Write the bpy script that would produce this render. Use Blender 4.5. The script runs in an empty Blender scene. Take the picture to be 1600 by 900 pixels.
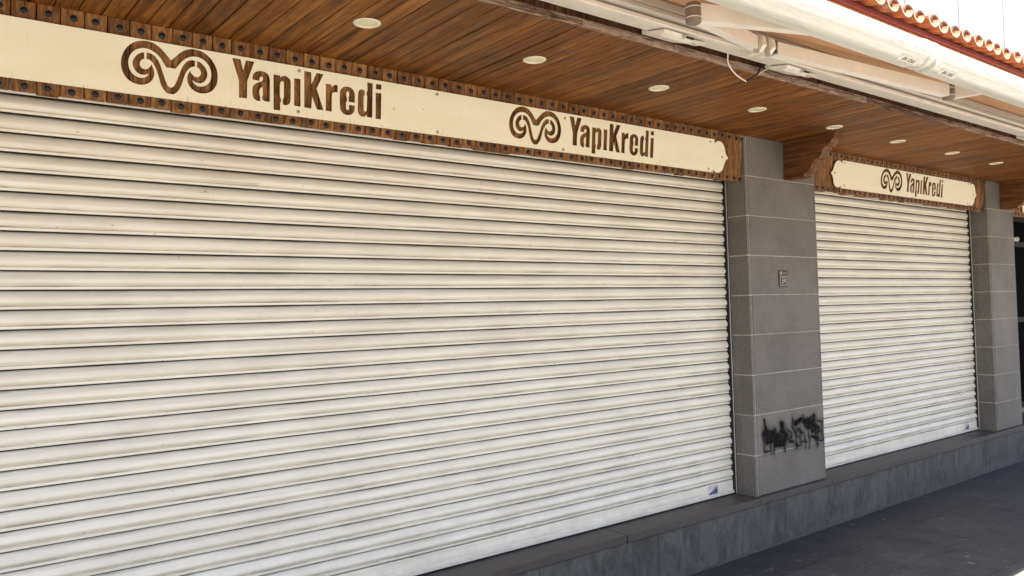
import bpy, bmesh, math, random
from mathutils import Matrix, Vector, noise
random.seed(7)
R_=math.radians
S=bpy.context.scene
C=S.collection
CAM_R=[[0.7887392, -0.614087, -0.0280645], [-0.0034286, 0.0412582, -0.9991426], [0.6147184, 0.7881592, 0.0304365]]
CAM_F=1249.038
CAM_D=3.2175
EMB_A= [(0, 0.1859), (-0.0147, 0.2009), (-0.0278, 0.215), (-0.045, 0.2298), (-0.0649, 0.2395), (-0.0846, 0.2432), (-0.104, 0.2417), (-0.1259, 0.235), (-0.1476, 0.2201), (-0.1649, 0.1981), (-0.1754, 0.1732), (-0.1784, 0.151), (-0.1762, 0.1254), (-0.1665, 0.1038), (-0.1514, 0.0873), (-0.1322, 0.0785), (-0.1101, 0.0757), (-0.0907, 0.0804), (-0.0741, 0.0918), (-0.0631, 0.1098), (-0.0605, 0.1265), (-0.063, 0.1409), (-0.0679, 0.1519), (-0.0722, 0.1595), (-0.0749, 0.1507), (-0.0832, 0.1411), (-0.0929, 0.1366), (-0.104, 0.1386), (-0.1116, 0.1476), (-0.1126, 0.1577), (-0.1086, 0.1672), (-0.1031, 0.1725), (-0.097, 0.1744), (-0.0973, 0.1999), (-0.1103, 0.1953), (-0.1253, 0.1833), (-0.1347, 0.1686), (-0.1378, 0.1535), (-0.1351, 0.1379), (-0.1259, 0.1234), (-0.112, 0.1153), (-0.0968, 0.1148), (-0.0857, 0.1189), (-0.0807, 0.1218), (-0.0856, 0.1122), (-0.0994, 0.1032), (-0.1146, 0.1026), (-0.1326, 0.1091), (-0.1464, 0.1244), (-0.1521, 0.1438), (-0.1523, 0.1612), (-0.1458, 0.1827), (-0.131, 0.2012), (-0.1119, 0.2119), (-0.0953, 0.2149), (-0.0758, 0.2125), (-0.056, 0.2027), (-0.0387, 0.1864), (-0.0256, 0.1678), (-0.0169, 0.1558), (0, 0.1565)]
EMB_B= [(-0.0896, 0.1998), (-0.0756, 0.1993), (-0.0615, 0.1929), (-0.0486, 0.1788), (-0.0398, 0.1625), (-0.0309, 0.1372), (-0.022, 0.1117), (-0.0145, 0.0934), (-0.0072, 0.0841), (0, 0.0818)]
EMB_C= [(0, 0.0568), (-0.014, 0.0591), (-0.0285, 0.0734), (-0.0388, 0.0942), (-0.0463, 0.1198), (-0.0537, 0.1424), (-0.0624, 0.1587), (-0.0724, 0.1703), (-0.0823, 0.1752), (-0.0892, 0.1749)]
GL={
 'Y':[(0.2339, 0.2356), (0.2685, 0.2356), (0.2799, 0.1931), (0.2908, 0.2358), (0.3254, 0.2348), (0.2975, 0.1505), (0.2982, 0.0817), (0.2652, 0.0809), (0.2638, 0.1466)],
 'a':[(0.319, 0.1616), (0.3192, 0.176), (0.3238, 0.1871), (0.3343, 0.1967), (0.3531, 0.2018), (0.3721, 0.2001), (0.3859, 0.1918), (0.3924, 0.1743), (0.3936, 0.1454), (0.3946, 0.0806), (0.3708, 0.0805), (0.3617, 0.0866), (0.3609, 0.0971), (0.3635, 0.104), (0.3627, 0.1355), (0.36, 0.1372), (0.3533, 0.1315), (0.35, 0.1218), (0.3499, 0.106), (0.3533, 0.0973), (0.3537, 0.0782), (0.3397, 0.0783), (0.3261, 0.0856), (0.3204, 0.1005), (0.3198, 0.1265), (0.3262, 0.1418), (0.3434, 0.1536), (0.3567, 0.1596), (0.3628, 0.1671), (0.3632, 0.175), (0.359, 0.1796), (0.353, 0.1787), (0.3489, 0.1728), (0.3481, 0.1609)],
 'p':[(0.4073, 0.1965), (0.4378, 0.1968), (0.4385, 0.1894), (0.4495, 0.1978), (0.4663, 0.1978), (0.4793, 0.1878), (0.4834, 0.1723), (0.4844, 0.0998), (0.4792, 0.0842), (0.4652, 0.0756), (0.4511, 0.0777), (0.4497, 0.1003), (0.454, 0.1089), (0.4525, 0.1676), (0.4487, 0.1737), (0.4431, 0.1742), (0.4385, 0.1681), (0.4365, 0.1572), (0.4376, 0.112), (0.4421, 0.1019), (0.443, 0.0873), (0.4389, 0.0841), (0.4397, 0.0513), (0.4108, 0.0509)],
 'dotless_i':[(0.4976, 0.1955), (0.5268, 0.1957), (0.5294, 0.0789), (0.5001, 0.079)],
 'K':[(0.5422, 0.2333), (0.5746, 0.2321), (0.577, 0.1831), (0.5979, 0.2333), (0.6308, 0.2324), (0.6008, 0.1665), (0.6353, 0.0774), (0.604, 0.0771), (0.5812, 0.1295), (0.5782, 0.0779), (0.5458, 0.0783)],
 'r':[(0.6424, 0.1946), (0.6688, 0.1938), (0.6702, 0.1827), (0.6812, 0.1934), (0.6996, 0.1968), (0.6999, 0.1643), (0.6857, 0.1638), (0.6745, 0.1573), (0.6728, 0.1441), (0.6741, 0.077), (0.6451, 0.078)],
 'e':[(0.7844, 0.1308), (0.754, 0.1309), (0.7527, 0.1505), (0.7553, 0.1591), (0.7538, 0.1737), (0.7471, 0.177), (0.7419, 0.1704), (0.7417, 0.1539), (0.7451, 0.1478), (0.7456, 0.1331), (0.7415, 0.1243), (0.7427, 0.0981), (0.7498, 0.0925), (0.7562, 0.0982), (0.7555, 0.118), (0.7849, 0.1176), (0.7841, 0.097), (0.775, 0.0809), (0.757, 0.0726), (0.7351, 0.0734), (0.7185, 0.0851), (0.7118, 0.1038), (0.7099, 0.1657), (0.7155, 0.1812), (0.7278, 0.1929), (0.7458, 0.1965), (0.764, 0.195), (0.7772, 0.1837), (0.7833, 0.1664)],
 'd':[(0.8424, 0.2307), (0.8707, 0.23), (0.873, 0.075), (0.8458, 0.0756), (0.8447, 0.0849), (0.8309, 0.0737), (0.814, 0.0749), (0.8025, 0.0861), (0.7989, 0.1056), (0.7986, 0.172), (0.8039, 0.1893), (0.8174, 0.1963), (0.8306, 0.1932), (0.8329, 0.1802), (0.8314, 0.17), (0.8271, 0.1627), (0.829, 0.1062), (0.8357, 0.0971), (0.843, 0.1031), (0.8439, 0.1651), (0.8403, 0.1713), (0.8401, 0.188), (0.8445, 0.1919)],
 'i_dot':[(0.8871, 0.2301), (0.9154, 0.231), (0.9147, 0.2066), (0.8867, 0.2065)],
 'i':[(0.8865, 0.1903), (0.916, 0.1916), (0.9171, 0.0738), (0.8895, 0.0737)],
}

# ---------------- camera ----------------
cam=bpy.data.cameras.new('camera'); co=bpy.data.objects.new('camera',cam); C.objects.link(co)
rt,dn,fw=[Vector(r) for r in CAM_R]
M=Matrix(((rt.x,-dn.x,-fw.x,0),(rt.y,-dn.y,-fw.y,-CAM_D),(rt.z,-dn.z,-fw.z,1.6),(0,0,0,1)))
co.matrix_world=M; cam.lens=CAM_F/1600*36; cam.sensor_width=36; cam.clip_end=500; cam.clip_start=.05
S.camera=co
# ---------------- light ----------------
SUN=Vector((.25,.152,-1)).normalized()
w=bpy.data.worlds.new('World'); S.world=w; w.use_nodes=True
nt=w.node_tree; bg=nt.nodes['Background']; sk=nt.nodes.new('ShaderNodeTexSky'); sk.sky_type='NISHITA'; sk.sun_disc=False
sk.sun_elevation=math.asin(-SUN.z); sk.sun_rotation=math.atan2(-SUN.x,-SUN.y)%(2*math.pi)
sk.air_density=1.0; sk.dust_density=4.0; sk.ozone_density=.8
nt.links.new(sk.outputs[0],bg.inputs[0]); bg.inputs[1].default_value=.13
sl=bpy.data.lights.new('sun','SUN'); sl.energy=4.6; sl.angle=R_(.5); sl.color=(1,.955,.88)
so=bpy.data.objects.new('sun',sl); C.objects.link(so); so.rotation_euler=SUN.to_track_quat('-Z','Y').to_euler(); so.location=(0,-6,12)
S.view_settings.view_transform='Standard'; S.view_settings.look='None'; S.view_settings.gamma=1
S.view_settings.exposure=1.82
S.cycles.max_bounces=8; S.cycles.diffuse_bounces=5

# ---------------- helpers ----------------
def link(name,me,m,parent):
    o=bpy.data.objects.new(name,me); C.objects.link(o)
    if m is not None:
        if len(me.materials)<1:
         for k in (m if isinstance(m,(list,tuple)) else [m]): me.materials.append(k)
    if parent is not None:
        o.parent=parent
        if parent.type=='EMPTY' or True:
            off=root_loc(parent)
            me.transform(Matrix.Translation(-off))
    return o
def root_loc(o):
    v=Vector(o.location)
    while o.parent: o=o.parent; v+=Vector(o.location)
    return v
def tag(o,label=None,cat=None,group=None,kind=None):
    if label: o['label']=label
    if cat: o['category']=cat
    if group: o['group']=group
    if kind: o['kind']=kind
    return o
def thing(name,loc,label,cat,group=None):
    o=bpy.data.objects.new(name,None); C.objects.link(o); o.location=loc; o.empty_display_size=.1
    return tag(o,label,cat,group)
def obj(name,bm,m,parent=None,smooth=False,bev=0,seg=1):
    if bev:
        bmesh.ops.bevel(bm,geom=[e for e in bm.edges if e.is_manifold and e.calc_face_angle(0)>.6],offset=bev,segments=seg,affect='EDGES',clamp_overlap=True)
    bmesh.ops.recalc_face_normals(bm,faces=bm.faces)
    me=bpy.data.meshes.new(name)
    if smooth:
        for f in bm.faces: f.smooth=True
    bm.to_mesh(me); bm.free()
    if smooth and smooth is not True: me.set_sharp_from_angle(angle=smooth)
    return link(name,me,m,parent)
def box(bm,x0,x1,y0,y1,z0,z1,mi=0):
    r=bmesh.ops.create_cube(bm,size=1)
    for v in r['verts']: v.co=Vector((x0+(v.co.x+.5)*(x1-x0),y0+(v.co.y+.5)*(y1-y0),z0+(v.co.z+.5)*(z1-z0)))
    if mi:
        for v in r['verts']:
            for f in v.link_faces: f.material_index=mi
    return r['verts']
def prism(bm,pts,axis,a,b):
    """closed polygon pts in the two other axes, extruded along axis from a to b"""
    def P(p,t):
        return {'x':Vector((t,p[0],p[1])),'y':Vector((p[0],t,p[1])),'z':Vector((p[0],p[1],t))}[axis]
    A=[bm.verts.new(P(p,a)) for p in pts]; B=[bm.verts.new(P(p,b)) for p in pts]
    n=len(pts)
    for i in range(n): bm.faces.new((A[i],A[(i+1)%n],B[(i+1)%n],B[i]))
    bm.faces.new(A); bm.faces.new(B[::-1])
def tube(bm,pts,r,n=8,closed_ends=True):
    rings=[]
    for i,p in enumerate(pts):
        p=Vector(p); a=Vector(pts[max(0,i-1)]); b=Vector(pts[min(len(pts)-1,i+1)]); t=(b-a).normalized()
        u=t.cross(Vector((0,0,1)));
        if u.length<.05: u=t.cross(Vector((1,0,0)))
        u.normalize(); v=t.cross(u); rr=r[i] if isinstance(r,(list,tuple)) else r
        rings.append([bm.verts.new(p+(u*math.cos(k*2*math.pi/n)+v*math.sin(k*2*math.pi/n))*rr) for k in range(n)])
    for A,B in zip(rings,rings[1:]):
        for k in range(n): bm.faces.new((A[k],A[(k+1)%n],B[(k+1)%n],B[k]))
    if closed_ends: bm.faces.new(rings[0][::-1]); bm.faces.new(rings[-1])
def beam(bm,a,b,wd,ht,ha=None):
    """rectangular bar from a to b, width wd (horizontal), height ht"""
    a=Vector(a); b=Vector(b); t=(b-a).normalized(); u=t.cross(Vector((0,0,1))).normalized(); v=u.cross(t)
    V=[]
    for p,h in ((a,ha or ht),(b,ht)):
        V.append([bm.verts.new(p+u*sx*wd/2+v*sy*h/2) for sx,sy in ((-1,-1),(1,-1),(1,1),(-1,1))])
    for k in range(4): bm.faces.new((V[0][k],V[0][(k+1)%4],V[1][(k+1)%4],V[1][k]))
    bm.faces.new(V[0][::-1]); bm.faces.new(V[1])
def B(): return bmesh.new()

# ---------------- materials ----------------
class NT:
    def __init__(s,name,rough=.6,metal=0,spec=.5):
        s.m=bpy.data.materials.new(name); s.m.use_nodes=True; s.t=s.m.node_tree; s.b=s.t.nodes['Principled BSDF']
        s.b.inputs['Roughness'].default_value=rough; s.b.inputs['Metallic'].default_value=metal; s.b.inputs['Specular IOR Level'].default_value=spec
        s.geo=s.t.nodes.new('ShaderNodeNewGeometry')
    def n(s,ty,**k):
        x=s.t.nodes.new(ty)
        for a,v in k.items(): setattr(x,a,v)
        return x
    def l(s,a,b): s.t.links.new(a,b)
    def pos(s,sc=(1,1,1),off=(0,0,0)):
        mp=s.n('ShaderNodeMapping'); s.l(s.geo.outputs['Position'],mp.inputs[0]); mp.inputs['Scale'].default_value=sc; mp.inputs['Location'].default_value=off
        return mp.outputs[0]
    def noise(s,vec,scale=5,detail=4,rough=.55,dist=0):
        x=s.n('ShaderNodeTexNoise'); s.l(vec,x.inputs['Vector']); x.inputs['Scale'].default_value=scale; x.inputs['Detail'].default_value=detail; x.inputs['Roughness'].default_value=rough; x.inputs['Distortion'].default_value=dist
        return x.outputs['Fac']
    def ramp(s,fac,stops,interp='LINEAR'):
        r=s.n('ShaderNodeValToRGB'); s.l(fac,r.inputs[0]); e=r.color_ramp; e.interpolation=interp
        while len(e.elements)<len(stops): e.elements.new(.5)
        for i,(p,c) in enumerate(stops):
            e.elements[i].position=p; e.elements[i].color=(c,c,c,1) if isinstance(c,(int,float)) else (*c,1)
        return r.outputs[0]
    def math(s,op,a,b=None,c=None):
        x=s.n('ShaderNodeMath',operation=op)
        for i,v in enumerate((a,b,c)):
            if v is None: continue
            if isinstance(v,(int,float)): x.inputs[i].default_value=v
            else: s.l(v,x.inputs[i])
        return x.outputs[0]
    def mix(s,f,a,b,blend='MIX'):
        x=s.n('ShaderNodeMix',data_type='RGBA',blend_type=blend)
        for i,v in ((0,f),(6,a),(7,b)):
            if isinstance(v,(int,float)): x.inputs[i].default_value=v
            elif isinstance(v,tuple): x.inputs[i].default_value=(*v,1)
            else: s.l(v,x.inputs[i])
        return x.outputs[2]
    def sep(s):
        x=s.n('ShaderNodeSeparateXYZ'); s.l(s.geo.outputs['Position'],x.inputs[0]); return x.outputs
    def col(s,c):
        if isinstance(c,tuple): s.b.inputs['Base Color'].default_value=(*c,1)
        else: s.l(c,s.b.inputs['Base Color'])
    def bump(s,h,st=.3,dist=.01):
        x=s.n('ShaderNodeBump'); x.inputs['Strength'].default_value=st; x.inputs['Distance'].default_value=dist; s.l(h,x.inputs['Height']); s.l(x.outputs[0],s.b.inputs['Normal'])
    def rgh(s,v): s.l(v,s.b.inputs['Roughness'])

def m_plain(name,c,rough=.5,metal=0,var=.12,scale=20,bump=0):
    t=NT(name,rough,metal); n=t.noise(t.pos(),scale,5,.6)
    k=t.ramp(n,[(.3,1-var),(.7,1+var*.3)])
    t.col(t.mix(1,c,k,'MULTIPLY'))
    if bump: t.bump(n,bump,.004)
    return t.m
def m_wood_planks(name,pitch,x0,stops,grain_axis,rough=.42,tone=.35,dark_end=False,gr=1.0):
    """varnished timber: tone varies per plank, grain runs along grain_axis"""
    t=NT(name,rough,0,.2); px=t.sep()
    idx=t.math('FLOOR',t.math('DIVIDE',t.math('SUBTRACT',px[0],x0),pitch))
    wn=t.n('ShaderNodeTexWhiteNoise',noise_dimensions='1D'); t.l(idx,wn.inputs['W'])
    sc={'x':(3.0,34,34),'y':(26,1.3,26),'z':(30,30,2.0)}[grain_axis]
    cb=t.n('ShaderNodeCombineXYZ'); t.l(t.math('MULTIPLY',wn.outputs['Value'],7.0),cb.inputs[0]); t.l(t.math('MULTIPLY',wn.outputs['Value'],13.0),cb.inputs[1]); t.l(t.math('MULTIPLY',wn.outputs['Value'],5.0),cb.inputs[2])
    mp=t.n('ShaderNodeVectorMath',operation='ADD'); t.l(t.pos(sc),mp.inputs[0]); t.l(cb.outputs[0],mp.inputs[1])
    g1=t.noise(mp.outputs[0],1.6,6,.62,.6); 
    g2=t.noise(t.pos(tuple(v*4 for v in sc)),1.5,4,.6)
    lo=t.noise(t.pos((1.2,.9,1.2)),1.3,3,.5)
    f=t.math('ADD',t.math('MULTIPLY',t.math('SUBTRACT',g1,.5),1.45*gr),t.math('MULTIPLY',t.math('SUBTRACT',g2,.5),1.1*gr)); f=t.math('ADD',f,.5)
    f=t.math('ADD',f,t.math('MULTIPLY',t.math('SUBTRACT',wn.outputs['Value'],.5),tone))
    f=t.math('ADD',f,t.math('MULTIPLY',t.math('SUBTRACT',lo,.5),.5))
    c=t.ramp(f,stops)
    # dark scuffed stains
    st=t.noise(t.pos((7,5,7)),2.2,7,.72,.4); c=t.mix(t.ramp(st,[(.52,0),(.68,.55)]),c,(.035,.015,.006))
    fl=t.ramp(t.noise(t.pos(tuple(v*2.2 for v in sc),(3,1,2)),2.0,5,.75,1.0),[(.56,0),(.68,.3)]); c=t.mix(fl,c,tuple(min(1,v*1.35) for v in stops[-1][1]))
    t.col(c); t.rgh(t.ramp(g2,[(.3,rough-.1),(.7,rough+.16)])); t.bump(t.math('ADD',g1,g2),.35*gr,.003)
    return t.m
M_soffit=m_wood_planks('varnished_ceiling_wood',.078,0,[(.10,(.038,.013,.003)),(.36,(.112,.038,.007)),(.62,(.21,.076,.012)),(.88,(.33,.135,.025))],'y',.50,.24)
M_board=m_wood_planks('sign_board_wood',.0765,.338,[(.12,(.055,.021,.008)),(.40,(.145,.060,.018)),(.62,(.25,.110,.032)),(.85,(.36,.18,.06))],'z',.5,.26)
M_corbel=m_wood_planks('corbel_wood',.4,0,[(.12,(.045,.018,.008)),(.40,(.12,.046,.016)),(.62,(.19,.078,.026)),(.85,(.27,.12,.045))],'y',.5,.15)
M_weather=m_wood_planks('weathered_trim_wood',1.1,0,[(.12,(.06,.035,.022)),(.40,(.17,.105,.07)),(.62,(.26,.17,.12)),(.85,(.36,.27,.21))],'x',.75,.4,gr=1.6)
M_fascia=m_wood_planks('dark_fascia_wood',.055,0,[(.12,(.015,.008,.005)),(.40,(.05,.022,.011)),(.62,(.09,.038,.018)),(.85,(.14,.06,.03))],'z',.6,.3)

def m_shutter():
    t=NT('shutter_cream_enamel',.33); p=t.sep()
    st=t.noise(t.pos((.9,1,34)),1.6,6,.6,.3)         # long horizontal smears
    bl=t.noise(t.pos((2.2,1,5)),1.5,5,.6)
    c=t.mix(t.ramp(st,[(.36,0),(.66,1)]),(.71,.660,.555),(.82,.780,.675))
    c=t.mix(t.ramp(bl,[(.45,0),(.75,.55)]),c,(.60,.545,.455))
    # grime in thin broken lines near the joints
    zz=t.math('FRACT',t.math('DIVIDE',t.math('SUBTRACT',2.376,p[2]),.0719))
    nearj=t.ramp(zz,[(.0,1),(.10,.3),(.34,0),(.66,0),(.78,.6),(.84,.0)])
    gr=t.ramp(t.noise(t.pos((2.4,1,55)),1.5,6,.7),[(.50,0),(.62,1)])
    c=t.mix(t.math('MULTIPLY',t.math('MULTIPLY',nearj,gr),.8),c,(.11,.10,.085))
    sp=t.ramp(t.noise(t.pos((9,9,16)),3.0,3,.5),[(.745,0),(.77,.75)])
    c=t.mix(sp,c,(.25,.22,.18))
    scr=t.ramp(t.noise(t.pos((3,1,90),(3,0,8)),1.0,3,.5,1.2),[(.70,0),(.735,.45)])
    c=t.mix(scr,c,(.36,.32,.27))
    t.col(c); t.rgh(t.ramp(st,[(.3,.30),(.7,.48)]))
    lowz=t.ramp(p[2],[(.40,.30),(.80,0)]); c2=t.mix(t.math('MULTIPLY',lowz,t.ramp(t.noise(t.pos((5,1,5),(1,0,2)),2,6,.7),[(.45,0),(.6,1)])),c,(.50,.475,.42)); t.col(c2)
    t.bump(t.math('ADD',t.noise(t.pos((2,1,9)),2.5,3,.5),t.math('MULTIPLY',t.noise(t.pos((40,40,40)),2,3,.5),.06)),.22,.006)
    return t.m
M_shut=m_shutter()
def m_plate():
    t=NT('sign_plate_cream_paint',.45)
    a=t.noise(t.pos((1.5,1,4)),2,5,.6); c=t.mix(t.ramp(a,[(.35,0),(.7,1)]),(.79,.73,.52),(.85,.795,.60))
    zz=t.sep()[2]; edge=t.ramp(t.math('SUBTRACT',zz,2.46),[(.0,1),(.035,0)]); ed=t.ramp(t.noise(t.pos((45,1,9)),2,5,.7),[(.58,0),(.64,.6)]); c=t.mix(t.math('MULTIPLY',edge,ed),c,(.22,.14,.07))
    dr=t.noise(t.pos((22,1,1.6)),2,4,.6); c=t.mix(t.ramp(dr,[(.60,0),(.78,.30)]),c,(.55,.46,.32))
    sp=t.ramp(t.noise(t.pos((14,14,14),(5,3,1)),2.4,3,.5),[(.74,0),(.76,.7)]); c=t.mix(sp,c,(.32,.24,.15))
    wp=t.ramp(t.noise(t.pos((6,6,7),(2,0,4)),1.7,3,.5),[(.70,0),(.715,.55)]); c=t.mix(wp,c,(.78,.76,.70))
    t.col(c); t.bump(a,.05,.004); return t.m
M_plate=m_plate()
def m_stone(name,base,dark,light,rough=.72,sc=1,streak=0,seed=0):
    t=NT(name,rough); a=t.noise(t.pos((1,1,1),(seed,0,seed)),3.2*sc,6,.62); f=t.noise(t.pos((1,1,1)),75*sc,5,.75)
    c=t.mix(t.ramp(a,[(.3,0),(.7,1)]),dark,base)
    c=t.mix(t.ramp(f,[(.36,.45),(.50,0)]),c,tuple(v*.5 for v in dark))
    c=t.mix(t.ramp(f,[(.53,0),(.68,.45)]),c,light)
    br=t.n('ShaderNodeTexWhiteNoise',noise_dimensions='3D')
    sn=t.n('ShaderNodeVectorMath',operation='SNAP'); t.l(t.pos((1,1,1),(-.1,.3,-.339)),sn.inputs[0]); sn.inputs[1].default_value=(.87,.2,.267); t.l(sn.outputs[0],br.inputs['Vector'])
    c=t.mix(.42,c,t.ramp(br.outputs['Value'],[(0,.55),(1,1.0)]),'MULTIPLY')
    pit=t.ramp(t.noise(t.pos((1,1,.6),(1,2,3)),38*sc,3,.6,.8),[(.70,0),(.76,.7)]); c=t.mix(pit,c,tuple(v*.3 for v in dark))
    ln=t.ramp(t.noise(t.pos((9,9,2.2),(4,4,4)),1.4,5,.6,1.6),[(.485,0),(.5,.5),(.515,0)]); c=t.mix(t.math('MULTIPLY',ln,t.ramp(a,[(.5,0),(.62,.8)])),c,tuple(v*.45 for v in dark))
    if streak:
        s=t.noise(t.pos((5,5,2.4),(2,2,0)),2.2,8,.72,1.2); c=t.mix(t.ramp(s,[(.45,0),(.62,streak)]),c,light)
        s2=t.noise(t.pos((15,15,4.5),(7,2,0)),1.8,8,.8,1.5); c=t.mix(t.ramp(s2,[(.58,0),(.64,streak)]),c,tuple(min(1,v*1.7) for v in light))
        s3=t.noise(t.pos((4,4,1.8),(1,8,3)),2.0,7,.7,1.0); c=t.mix(t.ramp(s3,[(.48,0),(.62,.65)]),c,tuple(v*.5 for v in dark))
    t.col(c); t.bump(t.math('ADD',t.math('MULTIPLY',f,.35),a),.25,.004); return t.m
M_stone=m_stone('grey_basalt_cladding',(.190,.172,.152),(.125,.112,.099),(.28,.26,.235))
M_plinth=m_stone('blue_grey_plinth_stone',(.086,.082,.076),(.056,.054,.051),(.14,.136,.126),.7,1.3,.38,3)
M_cap=m_stone('dark_sill_stone',(.070,.058,.053),(.048,.040,.038),(.12,.108,.10),.5,1.2,0,5)
M_mortar=m_plain('pale_mortar',(.42,.39,.33),.85,0,.4,25)
M_alu=m_plain('aluminium_edge',(.55,.54,.52),.4,.6,.15)
M_black=m_plain('black_channel',(.008,.008,.009),.6,0,.1)
M_bolt=m_plain('blackened_bolt',(.020,.020,.021),.42,.5,.5,300)
M_ring=m_plain('bare_wood_ring',(.19,.105,.052),.8,0,.5,160)
M_screw=m_plain('cream_screw',(.55,.49,.38),.4,.2,.4,200)
M_screwd=m_plain('screw_socket',(.06,.05,.04),.6)
M_lamp=m_plain('lamp_trim_cream',(.74,.68,.50),.4,0,.06)
M_lens=m_plain('lamp_lens_cream',(.74,.69,.42),.25,0,.05)
M_white=m_plain('white_powder_coat',(.76,.72,.62),.35,0,.14,9)
M_grey=m_plain('grey_cassette_paint',(.46,.44,.38),.45,0,.10,4)
M_armp=m_plain('arm_paint',(.84,.79,.69),.35,0,.10,9)
M_cap2=m_plain('brown_grey_plastic',(.22,.17,.13),.5,0,.3,60)
M_red=m_plain('dark_red_drip_metal',(.18,.028,.020),.45,.1,.3,14)
M_hole=m_plain('dark_recess',(.006,.005,.005),.95)
def m_bar():
    t=NT('awning_bar_white',.35); n=t.noise(t.pos((3,30,30)),2,6,.7,.5); c=t.mix(t.ramp(n,[(.45,0),(.75,.6)]),(.63,.63,.565),(.42,.39,.30)); 
    g=t.ramp(t.noise(t.pos((12,60,60)),2,5,.75),[(.60,0),(.66,.6)]); c=t.mix(g,c,(.33,.29,.2)); t.col(c); return t.m
M_bar=m_bar()
def m_fabric():
    t=NT('tan_awning_canvas',.85); c=t.mix(t.ramp(t.noise(t.pos((2,8,8)),2,4,.6),[(.35,0),(.7,1)]),(.34,.17,.075),(.42,.23,.11)); t.col(c)
    tr=t.n('ShaderNodeBsdfTranslucent'); t.l(c,tr.inputs[0]); mx=t.n('ShaderNodeMixShader'); mx.inputs[0].default_value=.06
    out=t.t.nodes['Material Output']; t.l(t.b.outputs[0],mx.inputs[1]); t.l(tr.outputs[0],mx.inputs[2]); t.l(mx.outputs[0],out.inputs[0]); return t.m
M_fab=m_fabric()
def m_tile():
    t=NT('terracotta_tile',.75); p=t.sep()
    n=t.noise(t.pos((1,1,1)),14,6,.65); c=t.mix(t.ramp(n,[(.35,0),(.7,1)]),(.34,.105,.042),(.45,.17,.075))
    st=t.ramp(t.noise(t.pos((60,6,6)),1.5,4,.6),[(.5,0),(.7,.5)]); c=t.mix(st,c,(.74,.42,.25))
    ms=t.ramp(t.noise(t.pos((1,1,1),(3,1,0)),22,6,.7),[(.56,0),(.64,.8)]); c=t.mix(ms,c,(.10,.085,.06))
    t.col(c); t.bump(n,.5,.006); return t.m
M_tile=m_tile()
M_tile_rim=m_plain('lime_stained_tile_edge',(.66,.55,.42),.85,0,.5,70,.4)
M_tile_moss=m_plain('mossy_tile_top',(.17,.115,.07),.9,0,.6,60,.6)
def m_brick():
    t=NT('weathered_brick_fascia',.85); n=t.noise(t.pos((38,1,6)),2,5,.7); c=t.ramp(n,[(.3,(.22,.06,.02)),(.5,(.42,.16,.06)),(.68,(.50,.38,.22))]); t.col(c); t.bump(n,.6,.006); return t.m
M_brick=m_brick()
def m_wall():
    t=NT('white_wall_render',.85); n=t.noise(t.pos(),3,6,.6); t.col(t.mix(t.ramp(n,[(.3,0),(.7,1)]),(.42,.44,.47),(.47,.48,.50))); return t.m
M_wall=m_wall()
def m_ground(name,tile,base,dark,joint,rough,scuff):
    t=NT(name,rough); br=t.n('ShaderNodeTexBrick'); t.l(t.pos((1,1,1)),br.inputs[0]); br.inputs['Scale'].default_value=1; br.inputs['Brick Width'].default_value=tile[0]; br.inputs['Row Height'].default_value=tile[1]; br.inputs['Mortar Size'].default_value=.006
    br.inputs['Color1'].default_value=(*base,1); br.inputs['Color2'].default_value=(*dark,1); br.inputs['Mortar'].default_value=(*joint,1)
    n=t.noise(t.pos((1,1,1)),2.2,7,.65); c=t.mix(t.ramp(n,[(.3,0),(.75,.6)]),br.outputs[0],tuple(v*.6 for v in dark))
    f=t.noise(t.pos((1,1,1)),55,4,.7); c=t.mix(t.ramp(f,[(.55,0),(.8,.4)]),c,tuple(v*1.8 for v in base))
    if scuff:
        s=t.ramp(t.noise(t.pos((3,9,1),(2,1,0)),2.0,6,.72,1.5),[(.60,0),(.66,.55)]); c=t.mix(s,c,(.14,.14,.145))
        s=t.ramp(t.noise(t.pos((11,5,1),(7,3,0)),3.2,3,.5,.8),[(.70,0),(.72,.9)]); c=t.mix(s,c,(.34,.33,.32))
        d=t.ramp(t.noise(t.pos((2,4,1),(9,3,0)),1.6,4,.6),[(.62,0),(.7,.7)]); c=t.mix(d,c,(.014,.014,.016))
    t.col(c); t.rgh(t.ramp(n,[(.3,rough-.12),(.7,rough+.15)])); t.bump(t.math('ADD',n,t.math('MULTIPLY',f,.3)),.35,.006); return t.m
M_pave=m_ground('dark_slate_paving',(.6,.4),(.050,.051,.057),(.032,.033,.038),(.012,.012,.013),.55,True)
M_street=m_ground('pale_street_paving',(.8,.4),(.29,.266,.226),(.245,.222,.188),(.14,.12,.10),.8,False)
# ================= SETTING =================
ZC=2.740       # soffit
def flat(name,x0,x1,y0,y1,z,m,kind='structure'):
    bm=B(); vs=[bm.verts.new(p) for p in ((x0,y0,z),(x1,y0,z),(x1,y1,z),(x0,y1,z))]; bm.faces.new(vs)
    return tag(obj(name,bm,m),kind=kind)
flat('ground',-400,400,-400,400,-.008,M_street)
flat('pavement',-6,16,-1.285,.3,0,M_pave)

# upper white wall and its joints
up=thing('upper_wall',(3,.3,2.8),'bright white rendered upper storey wall above the tiled eave','wall')
bm=B()
for i in range(-6,14):
    x0=2.95+i*1.135; box(bm,x0+.011,x0+1.124,.30,.5,2.9,8.5)
obj('wall_panel',bm,M_wall,up,bev=.001)
bm=B(); box(bm,-4.0,18.5,.3035,.6,2.85,8.5); obj('wall_core',bm,m_plain('joint_shadow_grey',(.10,.105,.11),.95),up)
# building body behind the shop fronts
bb=thing('shop_building',(3,.45,0),'dark recessed shop wall behind the shutters','building')
bm=B(); box(bm,-3.2,8.93,.34,3,0,2.9); box(bm,8.93,16,1.5,3,0,2.9); box(bm,15.8,16,.3,1.5,0,2.9); obj('wall',bm,M_hole,bb)
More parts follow.
